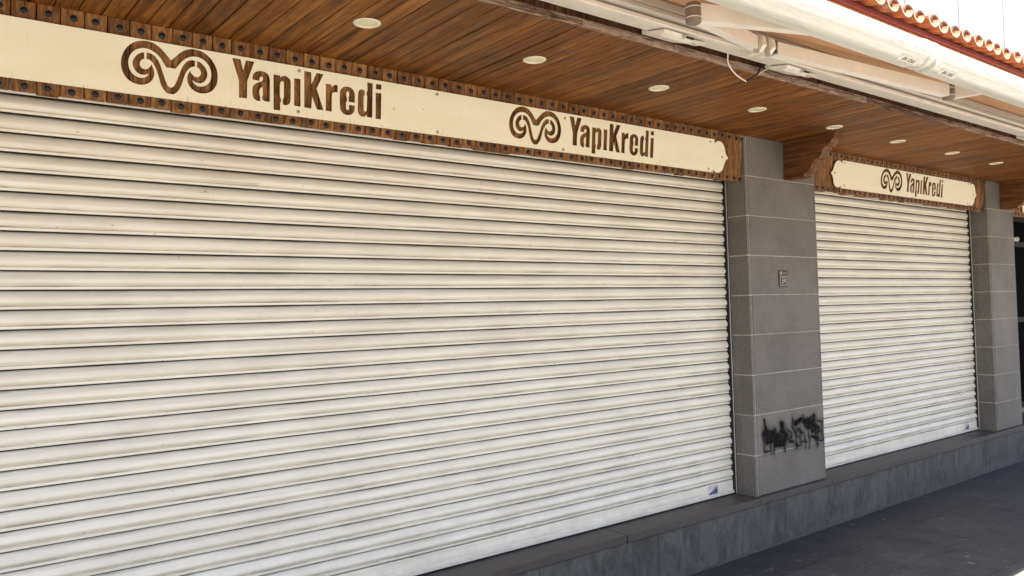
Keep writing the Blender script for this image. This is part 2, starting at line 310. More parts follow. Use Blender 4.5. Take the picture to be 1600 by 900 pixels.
# ---- plinth
pl=thing('stone_plinth',(3,0,0),'long blue-grey stone plinth with dark sill cap under the shutters','plinth')
ZS=.339
js=[-1.9,-.62,.66,1.95,3.25,4.49,5.36,6.86,7.99,8.95,10.2,11.6]
bm=B()
xs=[-3]+[-1.2,.1,1.3,2.62,3.52,4.79,5.66,6.5,7.35,7.99,8.6,9.5,10.8,12]
for a,b in zip(xs,xs[1:]): box(bm,a+.0015,b-.0015,-.02+random.uniform(-.001,.001),.3,0.0,ZS-.047)
obj('face_stone',bm,M_plinth,pl,bev=.002)
bm=B(); xs=[-3]+js+[12]
for a,b in zip(xs,xs[1:]): box(bm,a+.002,b-.002,-.036+random.uniform(-.0015,.0015),.33,ZS-.045,ZS+random.uniform(-.001,.001))
obj('sill_cap',bm,M_cap,pl,bev=.003)
bm=B(); box(bm,-3,12,-.012,.28,.02,ZS-.045)
obj('joint_mortar',bm,M_mortar,pl)
bm=B()   # crumbly mortar fillet along the ground
n=260; prev=None
for i in range(n+1):
    x=-3+15*i/n; h=.010+.010*noise.noise(Vector((x*6,0,0))); wd=.016+.012*noise.noise(Vector((x*4,3,0)))
    cur=[bm.verts.new((x,-.0195,.0)),bm.verts.new((x,-.0195,max(.003,h))),bm.verts.new((x,-.021-max(.004,wd),.001))]
    if prev: bm.faces.new((prev[1],cur[1],cur[2],prev[2]))
    prev=cur
obj('mortar_fillet',bm,m_plain('dirty_mortar',(.075,.073,.072),.9,0,.5,40,.5),pl,smooth=True)

# ---- pillars
def zj(k): return ZS+(2.469-ZS)*k/8
def pillar(xa,xb,label,depth=.153,right_side=True):
    t=thing('stone_pillar',((xa+xb)/2,.08,ZS),label,'pillar','grey stone pillars between the shutters')
    Z=[zj(k) for k in range(9)]+[ZC]
    g=.0035
    bm=B()
    for k in range(9):
        z0,z1=Z[k]+(g if k else .002),Z[k+1]-(g if k<8 else .001)
        o=random.uniform(-.0015,.0015)
        box(bm,xa+.030,xb-(.026 if right_side else 0),o,.026,z0,z1)             # front slab
        box(bm,xa+random.uniform(-.001,.001),xa+.024,.002+random.uniform(-.001,.001),depth,z0+random.uniform(-.002,.002),z1)         # left reveal slab
        box(bm,xb-.024,xb,.002,depth,z0,z1)
    obj('stone_cladding',bm,M_stone,t,bev=.0018)
    bm=B(); box(bm,xa+.002,xb-.002,.0045,depth-.002,ZS,ZC-.002); obj('mortar_joint',bm,M_mortar,t)
    return t
XA,XB,XC,XD=4.506,5.343,8.316,8.933
p1=pillar(XA,XB,'grey stone pillar with graffiti and number plate between the two cream shutters')
p2=pillar(XC,XD,'plain grey stone pillar right of the second shutter, no graffiti')
p0=pillar(-2.0,-1.15,'grey stone pillar at the far left end of the long shutter')
# graffiti: sprayed strokes, a thin paint film with soft edges
def graffiti():
    # strokes in crop pixels (9x of image at 1170,630) -> metres on the pillar face
    S9=[(185,225,215,380,20),(215,380,220,560,26),(190,430,300,430,34),(300,400,330,560,20),(330,380,360,560,24),(420,280,430,560,26),(440,300,470,540,24),
        (250,470,480,470,44),(230,540,470,540,26),(200,700,270,690,9),(270,560,270,690,10),(320,560,320,700,11),(330,600,450,590,22),(455,560,455,700,10),(185,470,190,690,6),
        (500,380,560,430,9),(560,430,550,490,9),(550,490,500,530,9),(530,560,590,560,14),(605,190,620,300,9),(620,270,900,265,26),(640,300,900,300,18),(740,195,745,300,9),(800,220,930,200,16),(918,175,930,300,12),
        (630,400,630,620,7),(630,400,665,380,8),(665,380,690,450,8),(690,450,700,620,8),(700,440,740,430,7),(765,430,765,660,8),(825,330,825,650,9),(720,560,780,560,8),(640,480,690,480,7),
        (870,300,940,380,16),(880,400,1000,420,22),(900,340,980,360,22),(860,480,960,500,18),(935,380,935,620,10),(960,260,1035,260,9),(1035,260,1035,540,9),(960,540,1030,545,8),(960,400,965,520,8),(770,330,860,350,20),(590,330,610,400,14),(640,620,680,620,8),(640,560,640,670,7)]
    def P(x,y):
        u=(x-100)/970.; yy=y-(-.155*(x-100))-0
        X=4.537+u*.806
        # row height: at left 175..745 <-> zj(2)..zj(1)  ; at right 25..550
        top=175-(x-100)*.155; bot=745-(x-100)*.20
        Z=zj(2)-(y-top)/(bot-top)*(zj(2)-zj(1))
        return X,Z
    st=[(*P(a,b),*P(c,d),r*.00068) for a,b,c,d,r in S9]
    x0,x1,z0,z1=XA+.031,XB-.004,.55,.86; st_=.004
    nx=int((x1-x0)/st_); nz=int((z1-z0)/st_)
    bm=B(); L=bm.verts.layers.float.new('paint'); G=[]
    for i in range(nx+1):
        row=[]
        for k in range(nz+1):
            x=x0+i*st_; z=z0+k*st_; a=0; xg,zg=x,z; x=xg+.022*noise.noise(Vector((xg*11,zg*11,3)))+.005*noise.noise(Vector((xg*60,zg*60,1))); z=zg+.018*noise.noise(Vector((xg*11,zg*11,7)))+.004*noise.noise(Vector((xg*50,zg*50,2)))
            for ax,az,bx,bz,r in st:
                dx,dz=bx-ax,bz-az; l=dx*dx+dz*dz; tt=max(0,min(1,((x-ax)*dx+(z-az)*dz)/l)) if l else 0
                d=math.hypot(x-ax-dx*tt,z-az-dz*tt)
                e=.96*max(0,1-max(0,d-r*.5)/(r*.6+.0022))**1.3; hz=.55*max(0,1-d/(r*1.3+.040))**1.6
                a=a+(1-a)*max(e,0); a=a+(1-a)*hz*.5
            a=a*(1.0-.25*max(0,noise.noise(Vector((x*30,z*30,0)))))
            v=bm.verts.new((xg,-.0032,zg)); v[L]=a; row.append(v)
        G.append(row)
    for i in range(nx):
        for k in range(nz):
            q=(G[i][k],G[i+1][k],G[i+1][k+1],G[i][k+1])
            if max(v[L] for v in q)>.02: bm.faces.new(q)
    for v in [v for v in bm.verts if not v.link_faces]: bm.verts.remove(v)
    t=NT('black_spray_paint',.85,0,.08); at=t.n('ShaderNodeAttribute',attribute_name='paint'); t.col((.006,.006,.007))
    tr=t.n('ShaderNodeBsdfTransparent'); mx=t.n('ShaderNodeMixShader'); t.l(t.math('MINIMUM',t.math('MULTIPLY',at.outputs['Fac'],t.ramp(t.noise(t.pos((1,1,1)),26,5,.7),[(.36,.72),(.6,1)])),.92),mx.inputs[0]); t.l(tr.outputs[0],mx.inputs[1]); t.l(t.b.outputs[0],mx.inputs[2]); t.l(mx.outputs[0],t.t.nodes['Material Output'].inputs[0])
    o=obj('graffiti',bm,t.m,p1); o['label']='black spray paint scrawl low on the pillar'
graffiti()

# text curves
def text_mesh(s,size,depth=.0008,bold=0.0,sx=1.0):
    cu=bpy.data.curves.new('lettering','FONT'); cu.body=s; cu.size=size; cu.extrude=depth; cu.offset=bold; cu.align_x='CENTER'; cu.align_y='CENTER'; cu.resolution_u=3
    o=bpy.data.objects.new('tmp',cu); C.objects.link(o); me=bpy.data.meshes.new_from_object(o.evaluated_get(bpy.context.evaluated_depsgraph_get())); bpy.data.objects.remove(o)
    me.transform(Matrix.Diagonal((sx,1,1,1)))
    return me
RX90=Matrix.Rotation(math.pi/2,4,'X')
def text_on_face(name,s,size,x,y,z,m,parent,bold=0,sx=1.0):
    me=text_mesh(s,size,.0006,bold,sx); me.transform(Matrix.Translation((x,y,z))@RX90); return link(name,me,m,parent)

# house number plate
hn=thing('house_number_plate',(4.895,-.004,1.78),'small dark brown number plate reading 34 on the pillar beside the long shutter','number plate')
x0,x1,z0,z1=4.845,4.945,1.722,1.838
M_np=m_plain('brown_ceramic',(.035,.017,.013),.35); M_npl=m_plain('number_plate_cream',(.34,.29,.25),.5)
bm=B(); box(bm,x0,x1,-.006,-.0016,z0,z1); obj('backing_plate',bm,M_np,hn,bev=.0015)
bm=B(); fx0,fx1,fz0,fz1=x0+.009,x1-.007,z0+.010,z0+.078
for a in ((fx0,fx1,fz0,fz0+.005),(fx0,fx1,fz1-.005,fz1),(fx0,fx0+.006,fz0+.0052,fz1-.0052),(fx1-.006,fx1,fz0+.0052,fz1-.0052)): box(bm,a[0],a[1],-.0072,-.0061,a[2],a[3])
obj('number_frame',bm,M_npl,hn)
text_on_face('number',"34",.066,(fx0+fx1)/2,-.0068,(fz0+fz1)/2,M_npl,hn,.0012,.78)
bm=B(); bmesh.ops.create_circle(bm,cap_ends=True,segments=16,radius=.012,matrix=Matrix.Translation((x0+.02,-.0068,z1-.018))@RX90); obj('emblem',bm,M_npl,hn)
bm=B(); box(bm,x0+.04,x1-.012,-.0068,-.0061,z1-.023,z1-.019); box(bm,x0+.04,x1-.02,-.0068,-.0061,z1-.016,z1-.013); obj('street_name_line',bm,m_plain('faded_lettering',(.22,.17,.14),.5),hn)

# ================= SHUTTERS =================
PITCH=.0719; ZT=2.376
M_grime_shade=m_plain('hinge_grime_and_shade',(.050,.043,.037),.7,0,.6,30)  # hinge dirt, with the shade of the slat gap painted into the same tone
def slat_profile():
    P=[]; # (dz down from slat top, y)
    P+=[(.0014,.0030),(.0050,-.0015),(.0105,-.0065),(.0170,-.0108),(.0245,-.0145),(.0325,-.0165),(.0395,-.0165),(.0445,-.0142),(.0490,-.0090),(.0530,-.0020),(.0560,.0015)]
    P+= [(.0564,.0005),(.0572,-.0060),(.0584,-.0086),(.0660,-.0090),(.0682,-.0070),(.0686,.0130),(.0719,.0138)]
    P=[(.0003,.0128)]+P
    return P
def shutter(xa,xb,label,sx,nslat=27):
    t=thing('roller_shutter',((xa+xb)/2,.18,ZS),label,'shutter','cream roller shutters')
    bm=B(); prof=slat_profile(); nx=int((xb-xa)/.045); dents=[(random.uniform(xa,xb),random.randint(0,nslat-1),random.uniform(.012,.05),random.uniform(.003,.007)*random.choice((1,1,-.5))) for _ in range(int((xb-xa)*4))]
    for s in range(-4,nslat):
        zt=ZT-s*PITCH; oy=random.uniform(-.0011,.0011); tilt=random.uniform(-.001,.001); prev=None; ex=random.uniform(-.003,.003)
        xe=xb+ex
        for i in range(nx+1):
            x=xa+(xe-xa)*i/nx; row=[]
            wob=.0016*noise.noise(Vector((x*1.1,s*7.3,1)))+.0010*noise.noise(Vector((x*4,s*3.1,5)))
            wz=.0007*noise.noise(Vector((x*2,s*5.1,9)))
            dent=sum(am*math.exp(-((x-dx)/wd)**2) for dx,ds,wd,am in dents if ds==s and abs(x-dx)<.2)
            for (dz,y) in prof:
                row.append(bm.verts.new((x,.18+y+oy+wob*(1 if -.02<y<.003 else .4)+tilt*dz/.07+dent*max(0,math.sin(math.pi*min(1,dz/.056))),zt-dz+wz)))
            if prev:
                for a in range(len(row)-1):
                    fc=bm.faces.new((prev[a],row[a],row[a+1],prev[a+1]))
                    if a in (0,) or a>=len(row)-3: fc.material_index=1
            prev=row
    obj('slat_curtain',bm,[M_shut,M_grime_shade],t,smooth=R_(50))
    zb=ZT-nslat*PITCH
    bm=B(); prism(bm,[(.174,zb-.001),(.170,zb-.004),(.170,zb-.066),(.160,zb-.070),(.160,zb-.088),(.205,zb-.088),(.205,zb-.001)],'x',xa,xb+.002)
    obj('bottom_bar',bm,M_shut,t,bev=.0015)
    # guide rails: aluminium nose and black groove
    for x,sg in ((xb,1),(xa,-1)):
        bm=B(); 
        def bx(a,b,*r): box(bm,min(x+sg*a,x+sg*b),max(x+sg*a,x+sg*b),*r)
        bx(.0155,.0215,.1505,.158,ZS,ZT+.10); obj('guide_rail',bm,M_alu,t,bev=.001)
        bm=B(); bx(-.06,.016,.200,.245,ZS,ZT+.10); bx(.0035,.0195,.159,.1995,ZS+.001,ZT+.10); obj('guide_groove',bm,M_black,t)
    bm=B(); box(bm,xa-.02,xb+.02,.215,.30,ZS,ZS+.14); box(bm,xa,xb,.197,.225,ZS+.14,ZT+.06); obj('shutter_back',bm,M_black,t)
    # sticker
    x0,x1,z0,z1=sx
    bm=B(); box(bm,x0,x1,.1685,.1698,z0,z1); st=obj('sticker',bm,m_sticker(x0,x1,z0,z1),t)
    st['label']='small torn pink and blue sticker on the bottom bar'
    return t
def m_sticker(x0,x1,z0,z1):
    t=NT('torn_sticker',.5); p=t.sep(); u=t.math('DIVIDE',t.math('SUBTRACT',p[0],x0),x1-x0); v=t.math('DIVIDE',t.math('SUBTRACT',p[2],z0),z1-z0)
    n=t.noise(t.pos((1,1,1)),70,4,.7)
    dg=t.math('SUBTRACT',v,t.math('ADD',t.math('MULTIPLY',u,.75),t.math('MULTIPLY',n,.25)))
    c=t.mix(t.ramp(dg,[(.0,1),(.04,0)]),(.60,.56,.58),(.05,.07,.17))
    pk=t.math('MULTIPLY',t.ramp(t.math('SUBTRACT',v,.55),[(0,0),(.05,1)]),t.ramp(t.noise(t.pos((1,1,1)),160,2,.5),[(.48,0),(.55,.8)]))
    c=t.mix(pk,c,(.42,.20,.27)); c=t.mix(t.ramp(n,[(.6,0),(.66,.8)]),c,(.62,.60,.60)); t.col(c); return t.m
shutter(-1.13,XA-.026,'long cream roller shutter left of the graffitied pillar',(4.222,4.318,.362,.425))
shutter(XB+.02,XC-.026,'shorter cream roller shutter right of the graffitied pillar',(8.02,8.115,.362,.425))

# ================= SIGNS =================
def curve_mesh(loops,thick):
    cu=bpy.data.curves.new('c','CURVE'); cu.dimensions='2D'; cu.fill_mode='BOTH'; cu.extrude=thick/2
    for L in loops:
        sp=cu.splines.new('POLY'); sp.points.add(len(L)-1); sp.use_cyclic_u=True
        for p,(a,b) in zip(sp.points,L): p.co=(a,b,0,1)
    o=bpy.data.objects.new('tmp',cu); C.objects.link(o); me=bpy.data.meshes.new_from_object(o.evaluated_get(bpy.context.evaluated_depsgraph_get())); bpy.data.objects.remove(o)
    return me
def smooth_loop(L,ang=38,sub=4):
    n=len(L); out=[]
    def corner(i):
        a,b,c=[Vector(L[k%n]) for k in (i-1,i,i+1)]; u=b-a; v=c-b
        return u.length>0 and v.length>0 and math.degrees(u.angle(v))>ang
    K=[corner(i) for i in range(n)]
    for i in range(n):
        p1,p2=Vector(L[i]),Vector(L[(i+1)%n])
        p0=Vector(L[i-1]) if not K[i] else p1-(p2-p1)*.6
        p3=Vector(L[(i+2)%n]) if not K[(i+1)%n] else p2+(p2-p1)*.6
        if K[i] and K[(i+1)%n]: out.append(tuple(p1)); continue
        for s in range(sub):
            t=s/sub
            q=.5*((2*p1)+(-p0+p2)*t+(2*p0-5*p1+4*p2-p3)*t*t+(-p0+3*p1-3*p2+p3)*t**3)
            out.append(tuple(q))
    return out
mir=lambda L:[(-a,b) for a,b in L]
EMB1=smooth_loop(EMB_A+mir(EMB_A[1:-1][::-1]))
ribbon=EMB_B+mir(EMB_B[:-1][::-1]); low=EMB_C+[] 
EMB2=smooth_loop(EMB_B[:-1]+[EMB_B[-1]]+mir(EMB_B[:-1][::-1])+mir(EMB_C[1:][::-1])+[EMB_C[0]]+EMB_C[1:])
def logo(uc,dt=0,s=1):
    out=[[(uc+a,b) for a,b in EMB1],[(uc+a,b) for a,b in EMB2]]
    for k,L in GL.items():
        LL=smooth_loop(L,34,3) if k in 'aprde' else L
        out.append([(uc+dt+a,b) for a,b in LL])
    return out
YB,YTT,ZB=.035,0.0,2.430
def board_matrix(zoff):
    up=Vector((0,YTT-YB,2.74-2.43)).normalized(); nr=Vector((0,-up.z,up.y)); xx=Vector((1,0,0))
    # local (u, v, w) -> world ; w outwards
    return Matrix(((1,up.x,nr.x,0),(0,up.y,nr.y,YB),(0,up.z,nr.z,ZB+zoff),(0,0,0,1)))
LOBE=[(0,.247),(.002,.219),(.010,.228),(.020,.235),(.034,.2405),(.049,.242),(.066,.239),(.082,.231),(.096,.220),(.104,.209),(.112,.193),(.117,.177),(.128,.158),(.151,.1415),(.128,.125),(.116,.106),(.109,.088),(.101,.067),(.090,.054),(.076,.045),(.062,.040),(.048,.0385),(.030,.040),(.014,.046),(-.001,.057),(-.002,.036)]
bolt_me={}
def bolt_mesh():
    bm=B()
    # ring of bare wood, then a domed black head in a shallow well
    bmesh.ops.create_cone(bm,cap_ends=True,segments=20,radius1=.0155,radius2=.0148,depth=.0012,matrix=Matrix.Translation((0,0,.0008)))
    for f in bm.faces: f.material_index=1
    nf=set(bm.faces)
    prof=[(.0118,.0012),(.0118,.003),(.0105,.0048),(.0075,.0062),(.0035,.0070),(0,.0072)]
    n=16; rings=[]
    for r,z in prof[:-1]: rings.append([bm.verts.new((r*math.cos(k*2*math.pi/n),r*math.sin(k*2*math.pi/n),z)) for k in range(n)])
    top=bm.verts.new((0,0,prof[-1][1]))
    for a,b in zip(rings,rings[1:]):
        for k in range(n): bm.faces.new((a[k],a[(k+1)%n],b[(k+1)%n],b[k]))
    for k in range(n): bm.faces.new((rings[-1][k],rings[-1][(k+1)%n],top))
    bmesh.ops.recalc_face_normals(bm,faces=bm.faces)
    me=bpy.data.meshes.new('bolt'); 
    for f in bm.faces: f.smooth=True
    bm.to_mesh(me); bm.free(); me.materials.append(M_bolt); me.materials.append(M_ring); me.set_sharp_from_angle(angle=.7); return me
BOLT=bolt_mesh()
def screw_mesh():
    bm=B(); bmesh.ops.create_cone(bm,cap_ends=True,segments=16,radius1=.0085,radius2=.0072,depth=.003,matrix=Matrix.Translation((0,0,.0015)))
    bmesh.ops.create_cone(bm,cap_ends=True,segments=6,radius1=.0038,radius2=.0038,depth=.0008,matrix=Matrix.Translation((0,0,.0032)))
    for f in bm.faces:
        if f.calc_center_median().z>.0027 and len(f.verts)==6: f.material_index=1
    me=bpy.data.meshes.new('screw'); bm.to_mesh(me); bm.free(); me.materials.append(M_screw); me.materials.append(M_screwd); return me
SCREW=screw_mesh()
def sign(x0,x1,zoff,label,pu0,pu1,logos,screws,left_lobe,right_lobe,planks0,bolt_vis):
    t=thing('shop_sign',((x0+x1)/2,YB,ZB+zoff),label,'sign','timber sign boards with cream name plates')
    BM=board_matrix(zoff); PW=.0765
    bm=B(); edges=[]; x=planks0; k=0
    joints=[]
    while x<x1-.01:
        a=max(x,x0); b=min(x+PW,x1)
        if b-a>.012:
            drop=random.choice((0,0,0,0,-.004,-.006,.003)); o=random.uniform(-.0012,.0012)
            gp=.0012 if random.random()<.7 else .0022
            vs=box(bm,a+gp,b-gp,drop-.002,.3125+zoff*0,-.028,o)
            joints.append((a,b))
        x+=PW
    me_m=BM
    bmesh.ops.bevel(bm,geom=[e for e in bm.edges if e.is_manifold and e.calc_face_angle(0)>.6],offset=.0022,segments=1,affect='EDGES')
    bmesh.ops.transform(bm,matrix=BM,verts=bm.verts)
    # drop the part that would poke through the soffit
    for v in bm.verts:
        if v.co.z>ZC-.0015: v.co.z=ZC-.0015
    obj('wood_backing',bm,M_board,t)
    # plate with the letters cut out
    out=[(pu0,.0365)]
    if left_lobe: out=[(pu0-a,b) for a,b in LOBE]   # top to bottom, going round the left
    else: out=[(pu0,.2515),(pu0,.0365)]
    if right_lobe: out=out+[(pu1+a,b) for a,b in LOBE[::-1]]
    else: out=out+[(pu1,.0365),(pu1,.2515)]
    loops=[out]
    for uc,dt in logos: loops+=logo(uc,dt)
    me=curve_mesh(loops,.0035); me.transform(BM@Matrix.Translation((0,0,.0150)))
    link('sign_plate',me,M_plate,t)
    rl=Vector(t.location)
    def place(me,name,u,v,w,rot):
        o=bpy.data.objects.new(name,me); C.objects.link(o); o.parent=t
        o.matrix_local=Matrix.Translation(-rl)@BM@Matrix.Translation((u,v,w))@Matrix.Rotation(rot,4,'Z'); return o
    for u,v in screws: place(SCREW,'screw',u,v,.0167,random.random()*3)
    bolts=[]
    for a,b in joints:
        c=(a+b)/2
        for v in (.279,.018): bolts.append((c+random.uniform(-.003,.003),v+random.uniform(-.003,.003)))
    vis=[q for q in bolts if bolt_vis[0]<q[0]<bolt_vis[1]][:100]
    for u,v in vis: place(BOLT,'bolt',u,v,.001,random.random()*3)
    rest=[q for q in bolts if q not in vis]
    if rest:
        bm=B()
        for u,v in rest:
            n0=len(bm.verts); tmp=BOLT.copy(); tmp.transform(BM@Matrix.Translation((u,v,.001))); bm.from_mesh(tmp); bpy.data.meshes.remove(tmp)
        for f in bm.faces: pass
        me=bpy.data.meshes.new('bolts'); bm.to_mesh(me); bm.free(); me.materials.append(M_bolt); me.materials.append(M_ring)
        me.transform(Matrix.Translation(-rl)); o=bpy.data.objects.new('bolts',me); C.objects.link(o); o.parent=t; o['kind']='stuff'
    return t
sign(-1.14,4.500,0,'long timber sign board with two ram-horn logos and the name twice, above the long shutter',-.82,4.186,
     [(.8655,0),(2.701,0)],[(1.385,.229),(1.385,.0565),(2.080,.230),(2.090,.052),(2.901,.220),(2.900,.050),(4.144,.228),(4.27,.142),(4.14,.056)],
     True,True,.338-.0765*20,(.25,4.14))
sign(XB+.004,8.310,.012,'shorter timber sign board with one ram-horn logo, above the second shutter',5.726,7.955,
     [(6.4905,0)],[(5.757,.230),(5.771,.060),(5.627,.144),(7.91,.236),(7.925,.052),(8.04,.142),(6.841,.240),(6.853,.036)],
     True,True,XB+.004-.035,(5,9))
sign(XD+.004,12.0,.012,'timber sign board end above the dark doorway right of the plain pillar',9.32,11.6,[],[(9.35,.23),(9.35,.06),(9.22,.142)],True,True,XD-.03,(8,9.9))

# ================= CORBELS =================
CP=[(.02,2.4745),(-.155,2.4745),(-.159,2.497),(-.189,2.507),(-.205,2.522),(-.2135,2.545),(-.222,2.556),(-.236,2.567),(-.240,2.578),(-.268,2.583),(-.284,2.598),(-.293,2.620),(-.302,2.634),(-.314,2.643),(-.318,2.655),(-.340,2.657),(-.358,2.672),(-.372,2.697),(-.391,2.708),(-.394,ZC-.001),(.02,ZC-.001)]
CP=[(y if y>0 else y,z) for y,z in CP]
for x,lab in ((4.955,'stepped timber corbel on the graffitied pillar, left of the shorter sign'),(8.625,'stepped timber corbel on the plain right-hand pillar'),):
    t=thing('timber_corbel',(x+.045,0,2.4745),lab,'corbel','carved corbels under the soffit')
    bm=B(); P=[(min(y,-.003),z) for y,z in CP]; prism(bm,P,'x',x,x+.092); obj('carved_block',bm,M_corbel,t,bev=.0015)
    bm=B(); prism(bm,[(-.004,2.555),(-.12,2.553),(-.12,2.556),(-.004,2.558)],'x',x-.0012,x-.0002); prism(bm,[(-.004,2.642),(-.30,2.641),(-.30,2.643),(-.004,2.644)],'x',x-.0012,x-.0002); obj('board_seam',bm,M_hole,t)

# ================= CANOPY =================
cn=thing('timber_canopy',(3,-.45,ZC),'varnished brown timber plank canopy ceiling over the shutters','canopy')
bm=B(); P=.078; i0=int(-3/P); wide={28,55,83,107,13,-14}
for i in range(i0,int(12.5/P)):
    g=.0014+random.random()*.0014; g2=(.009 if i in (28,55) else .004) if i in wide else g
    o=random.uniform(-.0006,.0012)
    box(bm,i*P+g2,(i+1)*P-g,-.888+random.uniform(-.002,.002),.3,ZC+o,ZC+.018)
obj('ceiling_planks',bm,M_soffit,cn,bev=.0012)
bm=B(); box(bm,-3,12.5,-.88,.33,ZC+.0185,ZC+.10); obj('ceiling_deck',bm,M_hole,cn)
bm=B(); segs=[-3,-1.7,-.2,1.2,2.03,2.75,3.22,3.9,4.95,6.2,7.6,9.2,11,12.5]
for a,b in zip(segs,segs[1:]):
    n=max(3,int((b-a)/.05)); dy=random.uniform(-.004,.004); dz=random.uniform(-.003,.003); prev=None
    for k in range(n+1):
        x=a+.002+(b-a-.004)*k/n; j=.003*noise.noise(Vector((x*18,1,0))); j2=.0035*noise.noise(Vector((x*23,8,0)))
        y1=-.910+dy+j; y0=-.889; z0=ZC-.004+dz+j2; z1=ZC+.029+dz+j*.7
        ring=[bm.verts.new(p) for p in ((x,y0,z0+.004),(x,y1+.004,z0),(x,y1,z0+.005),(x,y1+.002,z1),(x,y0,z1))]
        if prev:
            for q in range(5): bm.faces.new((prev[q],prev[(q+1)%5],ring[(q+1)%5],ring[q]))
        else: bm.faces.new(ring[::-1])
        prev=ring
    bm.faces.new(prev)
tr=obj('edge_trim',bm,M_weather,cn); tr['label']='weathered grey-brown edge trim'
bm=B(); x=-3
while x<12.5: box(bm,x+.001,x+.054,-.902+random.uniform(-.003,.003),-.882,ZC+.030,3.13); x+=.055
obj('fascia_board',bm,M_fascia,cn)
bm=B(); box(bm,-3,12.5,-.88,.31,ZC+.101,3.12); obj('eave_core',bm,M_hole,cn)

# downlights
XL=[1.469+.8397*k for k in range(-3,11)]
pos=['first','second','third','fourth','fifth','sixth','seventh','eighth']
dl_lab=['round cream downlight nearest the camera, above the first lettering','second downlight from the left, above the right-hand logo of the long sign','third downlight from the left, above the lettering of the long sign','fourth downlight from the left, just left of the first corbel','fifth downlight from the left, directly above the first corbel','sixth downlight from the left, above the left part of the shorter sign','seventh downlight from the left, above the right part of the shorter sign','rightmost downlight, close to the right edge above the plain pillar']
def lathe(bm,prof,n=28,mi=0):
    rings=[]
    for r,z in prof: rings.append([bm.verts.new((r*math.cos(k*2*math.pi/n),r*math.sin(k*2*math.pi/n),z)) for k in range(n)])
    for a,b in zip(rings,rings[1:]):
        for k in range(n): bm.faces.new((a[k],a[(k+1)%n],b[(k+1)%n],b[k]))
    return rings
bm=B(); r=lathe(bm,[(.0535,0),(.0535,-.0025),(.049,-.0048),(.038,-.0052),(.0355,-.0022),(.035,.003)]); me_rim=None
base=thing('downlight',(XL[3],-.465,ZC),dl_lab[0],'downlight','round downlights in the timber ceiling')
def local_obj(name,bm,m,parent):
    bmesh.ops.recalc_face_normals(bm,faces=bm.faces); me=bpy.data.meshes.new(name)
    for f in bm.faces: f.smooth=True
    bm.to_mesh(me); bm.free(); me.materials.append(m); o=bpy.data.objects.new(name,me); C.objects.link(o); o.parent=parent; return o
rim=local_obj('rim',bm,M_lamp,base)
bm=B(); r=lathe(bm,[(.0352,.0005),(.034,-.0015),(.025,-.003),(.010,-.0036)]); bm.faces.new(r[-1]); lens=local_obj('lens',bm,M_lens,base)
for k in range(1,8):
    o=base.copy(); C.objects.link(o); o.location=(XL[3+k],-.465+random.uniform(-.006,.006),ZC); o['label']=dl_lab[k]
    for ch in (rim,lens):
        c=ch.copy(); C.objects.link(c); c.parent=o

# ================= EAVE, TILES =================
rf=thing('tiled_eave',(5,-1,3.12),'terracotta barrel tile eave with dark red drip edge above the awning','roof')
bm=B(); box(bm,-3,12.5,-.985,-.90,3.12,3.205); obj('brick_fascia',bm,M_brick,rf)
bm=B(); prism(bm,[(-1.004,3.198),(-1.008,3.202),(-1.008,3.226),(-1.0,3.232),(-.90,3.245),(-.90,3.206),(-.987,3.206),(-.99,3.198)],'x',-3,12.5); obj('drip_edge',bm,M_red,rf,bev=.001)
def half_shell(bm,xc,y0,z0,r,th,up,L=.34,slope=.20,taper=.86,n=11,w=1.0):
    """half-round clay tile; up=True is a cover (arch), else a channel"""
    R=[]
    for yy,sc in ((0,1),(L,taper)):
        for rr in (r*sc,(r-th)*sc):
            row=[]
            for k in range(n+1):
                a=math.pi*k/n; sx=math.cos(a)*rr*w; sz=math.sin(a)*rr*(.74 if up else -.80)
                row.append(bm.verts.new((xc+sx,y0+yy,z0+yy*slope+sz)))
            R.append(row)
    o0,i0,o1,i1=R
    for k in range(n):
        f=[bm.faces.new((o0[k],o0[k+1],o1[k+1],o1[k])),bm.faces.new((i0[k],i0[k+1],i1[k+1],i1[k]))]
        rim=bm.faces.new((o0[k],o0[k+1],i0[k+1],i0[k])); rim.material_index=2 if up else 1
        if up: f[0].material_index=2
    if up:
        c=[bm.verts.new((v.co.x,y0+.012,v.co.z)) for v in i0]; bm.faces.new(c).material_index=3
    for k in (0,n): bm.faces.new((o0[k],i0[k],i1[k],o1[k]))
bm=B(); TP=.1555; k=0; x=2.2
TX=4.585
for i in range(-14,40):
    xc=TX+i*TP; jy=random.uniform(-.008,.008); jz=random.uniform(-.003,.003)
    for c in range(4):
        half_shell(bm,xc+random.uniform(-.003,.003),-1.075+jy+c*.30,3.275+jz+c*.30*.20+.001*c,.067,.013,False)
        half_shell(bm,xc+TP/2+random.uniform(-.003,.003),-1.050+jy+c*.30,3.274+jz+c*.30*.20+.004,.055,.012,True)
tl=obj('roof_tiles',bm,[M_tile,M_tile_rim,M_tile_moss,m_plain('terracotta_end_plug',(.26,.065,.022),.9,0,.6,60,.4)],rf)
bm=B(); 
prism(bm,[(-.985,3.2335),(-.985,3.243),(.31,3.50),(.31,3.25)],'x',-3,12.5); obj('tile_bedding',bm,m_plain('terracotta_bedding',(.20,.06,.025),.9,0,.5,40),rf)
# dry weed tuft in the eave
bm=B()
for i in range(90):
    x=4.34+random.gauss(0,.05); y=-1.06+random.uniform(-.01,.03); z=3.225+random.uniform(0,.03); dx,dy,dz=random.gauss(0,.03),random.uniform(-.03,.0),random.gauss(.0,.03)
    v=[bm.verts.new(p) for p in ((x,y,z),(x+.003,y,z+.002),(x+dx+.001,y+dy,z+dz))]; bm.faces.new(v)
wd=obj('weed_tuft',bm,m_plain('dry_moss',(.17,.14,.08),.9,0,.5,60)); tag(wd,'small dry weed tuft growing under the first visible eave tile','plant')

